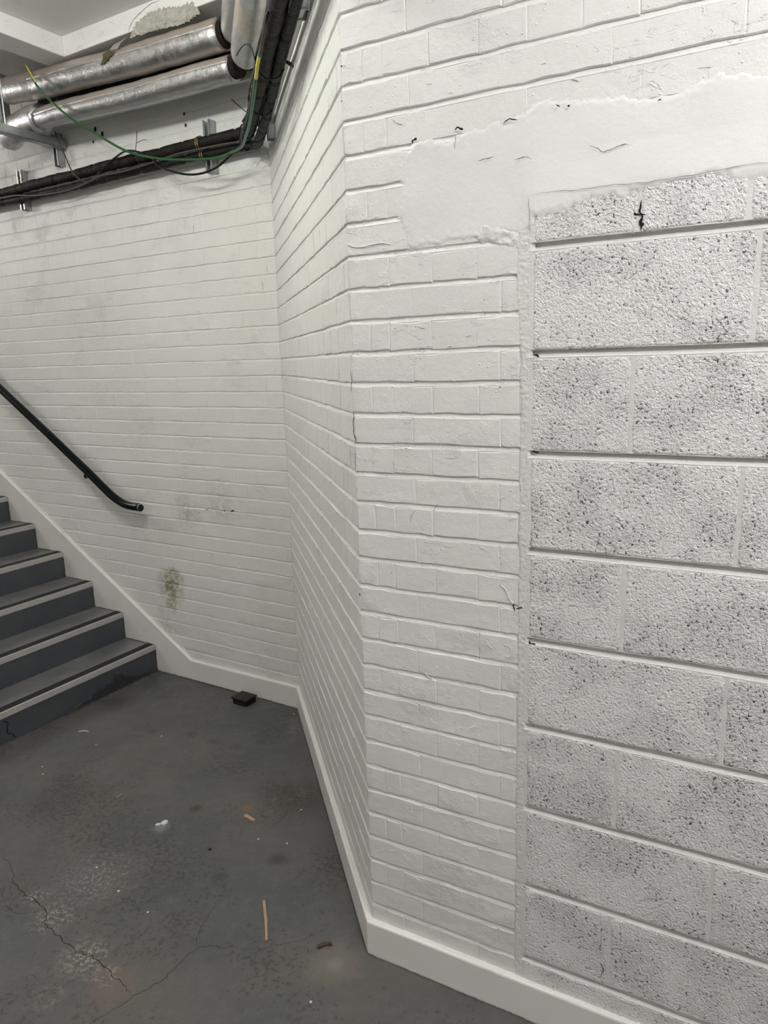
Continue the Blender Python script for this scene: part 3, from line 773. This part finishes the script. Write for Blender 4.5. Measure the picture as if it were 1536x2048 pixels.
# longitudinal foil seam laps
def seam(parent, pathpts, r, ang0, wdt, m=FOIL, s_n=30):
    V, Fc = [], []
    pp = cr_spline(pathpts, 8)
    for i, p in enumerate(pp):
        t = (pp[min(i + 1, len(pp) - 1)] - pp[max(i - 1, 0)]).normalized()
        sd = t.cross(UPV).normalized() * -1; upn = sd.cross(t).normalized()
        if upn.z < 0: upn = -upn
        for q, rr in ((0, .0006), (1, .0028), (2, .0030), (3, .0008)):
            a = ang0 + q * wdt / 3 + .10 * noise.noise(p * 7)
            d = NB * math.cos(a) + UPV * math.sin(a); V.append(p + d * (r + rr))
    for i in range(len(pp) - 1):
        for q in range(3): a = i * 4 + q; Fc.append((a, a + 1, a + 5, a + 4))
    under(link('seam_lap', V, Fc, m, smooth=True), parent)
seam(pu, [W('B', *q) for q in up_path[2:]], .0605, .12, .22)
# torn patch showing the brown insulation, with a curled flap of foil
V, Fc = [], []
def onp(s, a, r): return W('B', s, 3.034 + (.6 + s) * -.03 + (r + .0005) * math.sin(a), .23 + (r + .0005) * math.cos(a))
cen = (-.625, .14); rim = 14
V.append(onp(cen[0], cen[1], .0625))
for i in range(rim):
    a = 2 * math.pi * i / rim; k = 1 + .35 * math.sin(3 * a + 1) + .2 * math.sin(5 * a)
    V.append(onp(cen[0] + .034 * k * math.cos(a) + .022 * math.sin(a), cen[1] + .36 * k * math.sin(a), .0662))
Fc = [(0, 1 + i, 1 + (i + 1) % rim) for i in range(rim)]
under(link('torn_patch', V, Fc, LAG, smooth=False), pu)
fv = [onp(-.615, .55, .066), onp(-.560, .40, .066), onp(-.53, .62, .078), onp(-.59, .72, .074), onp(-.49, .78, .084)]
under(link('foil_flap', fv, [(0, 1, 2, 3), (3, 2, 4)], FOIL), pu)
lo_path = [(-1.27, 2.935, .19), (-1.1, 2.930, .20), (-.8, 2.918, .20), (-.5, 2.907, .20), (-.2, 2.902, .20), (.005, 2.896, .20)]
pl = pipe('lagged_pipe', [W('B', *q) for q in lo_path], .0485, 'lower foil-wrapped pipe along the left wall')
disc(W('B', .004, 2.896, .20), uB, .042, .03, CAP, 'exposed_insulation_end', pl)
seam(pl, [W('B', *q) for q in lo_path], .049, .10, .24)
pe = pipe('lagged_pipe_bend', [W('B', *q) for q in ((-1.66, 2.935, .10), (-1.60, 2.94, .13), (-1.52, 2.945, .15), (-1.42, 2.948, .165), (-1.345, 2.952, .175), (-1.26, 2.94, .188))], .064, 'thick foil-wrapped pipe bend at the frame\'s left edge, behind the steel arm', wob=.06)
# pipes that come over along the angled wall
def npipe(r, s_end, n, z, label, ends=.012):
    path = [W('N', s_end, z - .002, n), W('N', s_end - .3, z, n), W('N', s_end - .7, z, n), W('N', .1, z, n), W('N', -.3, z, n)]
    t = thing('lagged_pipe', path[0].lerp(path[-1], .5), label, 'pipe')
    pp = cr_spline(path, 8)
    uN = (W('N', 1, 0) - W('N', 0, 0))
    pp = [pp[0] + uN * d for d in (.024, .022, .014)] + pp
    rr = [r * .55, r * .8, r * .95]
    fr = lambda f, L: r
    v, f = tube_vf(pp, r, 26, .04)
    for k in range(3):
        c = pp[k]
        for q in range(26): v[k * 26 + q] = c + (v[k * 26 + q] - c) * (rr[k] / r)
    under(link('foil_lagging', v, f, FOIL, smooth=True), t)
    return t
npipe(.057, 1.262, .104, 2.882, 'front foil-wrapped pipe running overhead beside the black cables')
npipe(.060, 1.38, .125, 3.010, 'rear foil-wrapped pipe at the top edge, left of its brown-stained twin')
# ------------------------------------------------------------------ black lagged pipes around the corner
def notch(f, L, r, step=.155): 
    x = (L / step) % 1; d = min(x, 1 - x) * step
    return r * (1 - .28 * math.exp(-(d / .006) ** 2))
def dark_pipe(name, pts, r, m, label, bend=6):
    path = cr_spline(pts, 26)
    t = thing(name, path[len(path) // 2], label, 'pipe')
    under(link('lagging', *tube_vf(path, lambda f, L: notch(f, L, r), 12, .14), m, smooth=True), t)
    return t
dark_pipe('black_tube', [W('B', -5.4, 2.69, .06), W('B', -3.8, 2.69, .06), W('B', -2.6, 2.69, .06), W('B', -1.875, 2.692, .06), W('B', -1.521, 2.697, .06), W('B', -1.198, 2.697, .06), W('B', -.901, 2.702, .06), W('B', -.628, 2.70, .06), W('B', -.375, 2.702, .06), W('B', -.10, 2.700, .062), W('N', 1.50, 2.665, .095), W('N', 1.22, 2.635, .10), W('N', .9, 2.63, .10), W('N', .6, 2.63, .10), W('N', .2, 2.63, .10), W('N', -.1, 2.63, .10)],
          .025, PIPE_D, 'thick dark lagged pipe, the upper one of the run on steel brackets')
dark_pipe('black_tube', [W('B', -5.4, 2.64, .055), W('B', -3.8, 2.64, .055), W('B', -2.6, 2.645, .055), W('B', -1.893, 2.646, .055), W('B', -1.55, 2.643, .055), W('B', -1.214, 2.643, .055), W('B', -.728, 2.652, .055), W('B', -.262, 2.652, .055), W('B', -.06, 2.648, .055), W('N', 1.50, 2.622, .062), W('N', 1.30, 2.608, .060), W('N', 1.0, 2.612, .058), W('N', .7, 2.622, .058), W('N', .4, 2.626, .058), W('N', .0, 2.63, .058)],
          .019, PIPE_B, 'thinner black lagged pipe running below the thick dark one')
dark_pipe('black_tube', [W('B', s, 3.035 - .012 * i, .07) for i, s in enumerate((-1.40, -1.1, -.8, -.5, -.2, .0))], .045, PIPE_B, 'added black tube that darkens the gap behind the two foil pipes')  # added to blacken the gap between the foil pipes; no pipe known here
t = thing('white_conduit', W('N', .8, 2.68, .02), 'white painted conduit behind the black pipes on the angled wall', 'conduit')
under(link('conduit', *tube_vf(cr_spline([W('N', s, 2.683 - .002 * i, .022) for i, s in enumerate((1.40, 1.19, .95, .69, .52, .2))], 6), .015, 12, .06), WHITEC, smooth=True), t)
# ------------------------------------------------------------------ steel strut brackets
def strut(name, w_, s, z0, z1, label, wdt=.041, dep=.041, n0=.0, parent=None):
    t = parent or thing(name, W(w_, s, z0, 0), label, 'bracket', None)
    a = wdt / 2; tk = .0035
    v, f = join(wbox(w_, s - a, s + a, z0, z1, n0, n0 + tk), wbox(w_, s - a, s - a + tk, z0, z1, n0, n0 + dep), wbox(w_, s + a - tk, s + a, z0, z1, n0, n0 + dep),
                wbox(w_, s - a, s - a + .010, z0, z1, n0 + dep - tk, n0 + dep), wbox(w_, s + a - .010, s + a, z0, z1, n0 + dep - tk, n0 + dep))
    under(link('channel', v, f, GALV), t); return t
def clampbolts(t, w_, s, zs, n):
    for z in zs:
        under(link('bolt', *tube_vf([W(w_, s, z, n), W(w_, s, z, n + .012)], .008, 6), simple('dull_brass', (.35, .26, .10), .4, .8)), t)
t = strut('strut_bracket', 'B', -1.715, 2.592, 2.795, 'galvanised strut bracket behind the dark pipes at the far left'); clampbolts(t, 'B', -1.70, (2.745,), .03)
t = strut('strut_bracket', 'B', -.318, 2.580, 2.800, 'galvanised strut bracket with brass bolts right of the green cable tie'); 
for s, z in ((-.345, 2.70), (-.335, 2.652)):
    for d in (0, .012):
        pth = [W('B', s + d, z + .030 * math.sin(a), .06 + .030 * math.cos(a)) for a in [i * math.pi / 8 - math.pi / 2 for i in range(9)]] if z > 2.68 else [W('B', s + d, z + .024 * math.sin(a), .055 + .024 * math.cos(a)) for a in [i * math.pi / 8 - math.pi / 2 for i in range(9)]]
        under(link('pipe_clip', *tube_vf(pth, .0022, 6), simple('dull_brass', (.30, .22, .08), .4, .8)), t)
strut('strut_bracket', 'N', 1.36, 2.605, 2.80, 'galvanised strut bracket in the corner where the dark pipes turn', .05, .03)
strut('strut_bracket', 'N', .40, 2.655, 2.88, 'galvanised strut bracket at the top of the angled wall beside the white conduit', .07, .035)
# pipe support: wall upright and cantilever arm
ps = thing('pipe_support', W('B', -1.385, 2.77, 0), 'galvanised steel cantilever arm under the foil pipes at far left', 'bracket')
strut('', 'B', -1.385, 2.768, 2.925, '', .041, .041, .001, ps)
under(link('cantilever_arm', *join(wbox('B', -1.365, -1.362, 2.845, 2.886, .02, .95), wbox('B', -1.327, -1.324, 2.845, 2.886, .02, .95), wbox('B', -1.365, -1.324, 2.845, 2.848, .02, .95)), GALV), ps)
hg = thing('strut_hanger', W('B', -1.47, 3.2, .11), 'vertical galvanised strut hanging from the beam behind the foil pipes', 'bracket')
under(link('channel', *join(wbox('B', -1.62, -1.616, 2.93, 3.19, .17, .22), wbox('B', -1.62, -1.53, 2.93, 3.19, .17, .174), wbox('B', -1.534, -1.53, 2.93, 3.19, .17, .22)), GALV), hg)
under(link('threaded_rod', *tube_vf([W('B', -1.345, 2.88, .33), W('B', -1.345, 3.20, .33)], .005, 8), GALV), hg)
# ------------------------------------------------------------------ cables
def cable(name, pts, r, m, label, per=7, seg=8):
    path = cr_spline(pts, per); o = link(name, *tube_vf(path, r, seg), m, smooth=True)
    return tag(o, label, 'cable')
gp = [W('B', s, z, n) for s, z, n in ((-1.165, 3.114, .31), (-1.125, 3.058, .312), (-1.097, 3.01, .305), (-1.060, 2.952, .27), (-.955, 2.869, .262), (-.859, 2.804, .225), (-.746, 2.728, .185), (-.657, 2.686, .16), (-.468, 2.635, .16), (-.256, 2.601, .16), (-.14, 2.593, .16), (-.08, 2.603, .155))]
gt = thing('earth_cable', gp[5], 'green and yellow earth cable drooping across the dark pipes', 'cable')
under(link('sheath', *tube_vf(cr_spline(gp + [W('N', 1.36, 2.575, .135), W('N', 1.162, 2.558, .132), W('N', .991, 2.550, .13), W('N', .819, 2.559, .13), W('N', .66, 2.581, .13)], 7), .0054, 8), GREEN, smooth=True), gt)
s1 = under(link('sheath', *tube_vf(cr_spline([W('N', .66, 2.581, .13), W('N', .62, 2.588, .13), W('N', .58, 2.595, .13), W('N', .541, 2.600, .128)], 6), .0054, 8), YELLOW, smooth=True), gt); s1['label'] = 'yellow stretch of the sheath'
under(link('sheath', *tube_vf(cr_spline([W('N', .541, 2.600, .128), W('N', .46, 2.62, .118), W('N', .36, 2.64, .10), W('N', .2, 2.65, .09), W('N', -.1, 2.65, .09)], 6), .0054, 8), GREEN, smooth=True), gt)
s2 = under(link('sheath', *tube_vf([gp[0].lerp(gp[1], f) + Vector((.002, -.004, .004)) for f in (0, .5, 1)] + [gp[1].lerp(gp[2], .6) + Vector((.002, -.004, .004))], .0042, 8), YELLOW, smooth=True), gt); s2['label'] = 'yellow stripe on the sheath'
cable('black_cable', [W('B', s, z, n) for s, z, n in ((-1.0, 2.66, .10), (-.86, 2.715, .10), (-.74, 2.722, .12), (-.604, 2.676, .12), (-.559, 2.63, .12), (-.487, 2.597, .12), (-.383, 2.566, .12), (-.288, 2.557, .12), (-.193, 2.57, .12), (-.114, 2.605, .12), (-.052, 2.636, .12))] + [W('N', 1.38, 2.625, .132), W('N', 1.1, 2.605, .128), W('N', .7, 2.60, .125), W('N', .3, 2.61, .125)], .0048, BLACKC, 'black cable looping below the pipes and up into the corner')
cable('grey_cable', [W('B', s, z, n) for s, z, n in ((-2.3, 2.66, .09), (-1.9, 2.66, .09), (-1.696, 2.655, .09), (-1.524, 2.632, .09), (-1.316, 2.622, .09), (-1.154, 2.629, .09), (-.997, 2.653, .09), (-.851, 2.650, .09), (-.607, 2.660, .09), (-.443, 2.668, .095), (-.199, 2.664, .095), (-.04, 2.66, .095))] + [W('N', 1.38, 2.66, .11), W('N', 1.0, 2.64, .10), W('N', .6, 2.645, .10), W('N', .2, 2.65, .10)], .0042, GREYC, 'thin grey cable clipped along the front of the dark pipes')
cable('brown_cable', [W('B', s, z, n) for s, z, n in ((-1.36, 2.93, .05), (-1.283, 2.886, .10), (-1.245, 2.81, .10), (-1.202, 2.721, .10), (-1.17, 2.681, .10), (-1.118, 2.646, .09), (-1.05, 2.64, .085))], .0035, BROWNC, 'thin brown cable dropping from the cantilever arm to the dark pipes')
for i, (n, z, r, m_, lb) in enumerate(((.105, 2.635, .005, BLACKC, 'black cable nearest the green one up the angled wall'), (.072, 2.618, .0045, BLACKC, 'lowest black cable under the pipes on the angled wall'), (.112, 2.69, .004, GREYC, 'thin grey cable outermost up the angled wall'), (.058, 2.690, .006, BLACKC, 'stiff black cable between the pipes and white conduit'))):
    rr = random.Random(i); cable('black_cable', [W('N', 1.46 - .18 * k, z + rr.uniform(-.008, .008), n + rr.uniform(-.006, .006)) for k in range(9)], r, m_, lb)
def tie(pts, r, label):
    o = link('cable_tie', *tube_vf(cr_spline(pts, 5), r, 6), BLACKC, smooth=True); tag(o, label, 'cable tie', 'black cable ties')
tie([W('N', .86, 2.716, .17), W('N', .78, 2.712, .157), W('N', .70, 2.69, .146), W('N', .64, 2.65, .138), W('N', .60, 2.60, .135)], .0022, 'long black cable tie tail in front of the foil pipe end')
tie([W('B', -.107, 2.828, .10), W('B', -.063, 2.79, .10), W('B', -.006, 2.744, .10)], .0018, 'curved black tie tail against white wall above the pipe corner')
tie([W('B', -.698, 2.805, .10), W('B', -.706, 2.76, .10), W('B', -.717, 2.717, .10), W('B', -.712, 2.66, .09)], .0016, 'upright black cable tie rising where the green cable crosses')
tie([W('B', -.705, 2.754, .10), W('B', -.66, 2.760, .10), W('B', -.64, 2.756, .10)], .0012, 'small sideways tie tail on the upright tie')
def loop(w_, s, z, n, a, b, label, r=.0022):
    c = [W(w_, s, z + b * math.sin(t), n + a * math.cos(t)) for t in [i * math.pi / 8 for i in range(17)]]
    o = link('cable_tie', *tube_vf(c, r, 6), BLACKC, smooth=True); tag(o, label, 'cable tie', 'black cable ties')
loop('N', 1.28, 2.625, .085, .045, .055, 'black cable tie round the bundle just above the corner', .003)
loop('N', .98, 2.625, .085, .045, .050, 'black cable tie round the bundle midway up the angled wall', .003)
loop('N', .66, 2.630, .085, .045, .050, 'black cable tie round the bundle at the yellow cable', .003)
tie([W('N', .60, 2.61, .04), W('N', .56, 2.585, .03), W('N', .50, 2.57, .045)], .005, 'loose black tie tail by the white conduit')
loop('B', -.06, 2.672, .085, .034, .052, 'black cable tie round the pipes at the corner', .003)
# ================================================================== SMALL THINGS ON THE FLOOR
A = Vector((-.8155, 3.454)); 
u_ = FR['B'][1]; n_ = FR['B'][2]
def bxy(s, n): q = FR['B'][0] + u_ * s + n_ * n; return q
ang = TB - .02
ux = Vector((math.cos(ang), math.sin(ang), 0)); uy = Vector((math.sin(ang), -math.cos(ang), 0))
o0 = Vector((*bxy(-.343, .050), 0))
jb = thing('junction_box', o0 + ux * .05 + uy * .04, 'small square black plastic box on the floor by the baseboard', 'box')
b_ = link('body', *box_vf(o0 + ux * .003 + uy * .003, ux * .092, uy * .076, Vector((0, 0, .031))), PLASTIC); bevel(b_, .003, 2); under(b_, jb)
l_ = link('lid', *box_vf(o0 + Vector((0, 0, .029)) - ux * .004 - uy * .001, ux * .105, uy * .086, Vector((0, 0, .008))), PLASTIC); bevel(l_, .0025, 2); under(l_, jb)
def sliver(name, a, b, wd, h, m, label, cat, bend=.0, n=6):
    a = Vector((*a, 0)); b = Vector((*b, 0)); d = (b - a); sd = Vector((-d.y, d.x, 0)).normalized(); V = []
    for i in range(n + 1):
        f = i / n; p = a + d * f + sd * bend * math.sin(f * math.pi) + sd * wd * .12 * noise.noise(Vector((f * 5, a.x * 9, 0))); w2 = wd * (1 - .25 * (f - .2)) * (.85 + .3 * noise.noise(Vector((f * 7, 3, a.y))))
        for q, z in ((-1, 0), (-.9, h * .9), (.1, h * 1.05), (.95, h * .8), (1, 0)): V.append(p + sd * w2 * .5 * q + Vector((0, 0, z + .0008)))
    Fc = []
    for i in range(n):
        for j in range(5): x = i * 5 + j; y = i * 5 + (j + 1) % 5; Fc.append((x, y, y + 5, x + 5))
    Fc += [(0, 1, 2, 3, 4), tuple(range(n * 5, n * 5 + 5))[::-1]]
    return tag(link(name, V, Fc, m), label, cat)
sliver('wood_stick', (-.430, 2.043), (-.396, 1.878), .011, .004, WOOD, 'long thin pale wooden stick lying on the grey floor', 'stick', .002)
sliver('wood_chip', (-.575, 2.502), (-.533, 2.467), .019, .005, WOOD, 'short chunky chip of pale wood beside a rusty floor stain', 'wood chip', 0, 3)
sliver('wood_chip', (-1.129, 2.646), (-1.113, 2.672), .014, .003, simple('weathered_wood_chip', (.20, .16, .11), .8), 'small weathered wood chip on the floor toward the stairs', 'wood chip', 0, 3)
sliver('paint_sliver', (-1.512, 3.204), (-1.461, 3.196), .007, .003, FLAKE, 'curved white sliver on the floor in front of the bottom step', 'debris', .010, 8)
lf_ = sliver('dried_leaf', (-.238, 1.846), (-.196, 1.857), .017, .006, LEAF, 'curled brown dried leaf on the floor near the baseboard corner', 'leaf', .004, 6)
def crumb(x, y, r, m, label, name='paint_flake', grp='white paint flakes on the floor'):
    rr = random.Random(int(x * 1e4)); V = []
    for i in range(6):
        a = i * math.pi / 3; V.append(Vector((x + r * rr.uniform(.6, 1.1) * math.cos(a), y + r * rr.uniform(.5, .9) * math.sin(a), .0006)))
    V.append(Vector((x, y, r * .5)))
    o = link(name, V, [(i, (i + 1) % 6, 6) for i in range(6)] + [(5, 4, 3, 2, 1, 0)], m); tag(o, label, 'debris', grp)
for x, y, big, where in ((-.481, 3.322, 0, 'in the far corner by the baseboard'), (-.883, 2.481, 1, 'right-hand half of the bright splash mid-floor'), (-.905, 2.463, 1, 'left-hand half of the bright splash mid-floor'),
        (-.36, 2.53, 0, 'on the brown stain beside the angled baseboard'), (-.50, 2.36, 0, 'just in front of the thick wood chip'), (-.39, 2.33, 0, 'between the wood chip and the angled baseboard'),
        (-1.38, 3.08, 0, 'on open floor just right of the curved white sliver'), (-1.52, 2.84, 0, 'before the stairs, nearer of two'), (-1.09, 3.14, 0, 'on open floor between bottom step and black box'),
        (-.24, 1.66, 0, 'at the bottom of the picture below the dried leaf'), (-.80, 2.01, 0, 'left of the long wooden stick'), (-.93, 2.11, 0, 'beside the long floor crack, the nearer of two'),
        (-1.05, 2.23, 0, 'beside the long floor crack, the farther of two'), (-1.55, 2.9, 0, 'before the stairs, farther of two')):
    crumb(x, y, .014 if big else .0055, FLAKE, ('white paint lump, ' if big else 'tiny white paint flake ') + where)
crumb(-.668, 2.309, .009, DARK, 'small round dark pebble in the middle of the floor', 'pebble', None)
# ================================================================== CEILING LAMPS (above and behind the camera)
for i, (x, y, z, L_, w_, rot, P_, c) in enumerate(LIGHTS):
    t = thing('ceiling_light', Vector((x, y, z)), ('white batten light on the ceiling nearest the angled wall', 'white batten light on the ceiling behind the camera', 'white batten light on the ceiling above the stairs')[i], 'ceiling light')
    d = Vector((math.cos(rot), math.sin(rot), 0)); e = Vector((-d.y, d.x, 0)); o = Vector((x, y, z + .035)) - d * L_ / 2 - e * .05
    h_ = link('housing', *box_vf(o, d * L_, e * .10, Vector((0, 0, H - z - .035))), TRIM); under(h_, t)
    q = link('diffuser', *box_vf(o + d * .01 + e * .01 - Vector((0, 0, .012)), d * (L_ - .02), e * .08, Vector((0, 0, .012))), LAMP); under(q, t)
    for f in (-.36, 0, .36):                                       # the tube's light, leaving it in all directions
        ld = bpy.data.lights.new('lamp', 'POINT'); ld.shadow_soft_size = .055; ld.energy = P_ / 3; ld.color = c
        lo = bpy.data.objects.new('lamp', ld); COL.objects.link(lo); lo.location = d * (L_ * f) + Vector((0, 0, -.045)); lo.parent = t
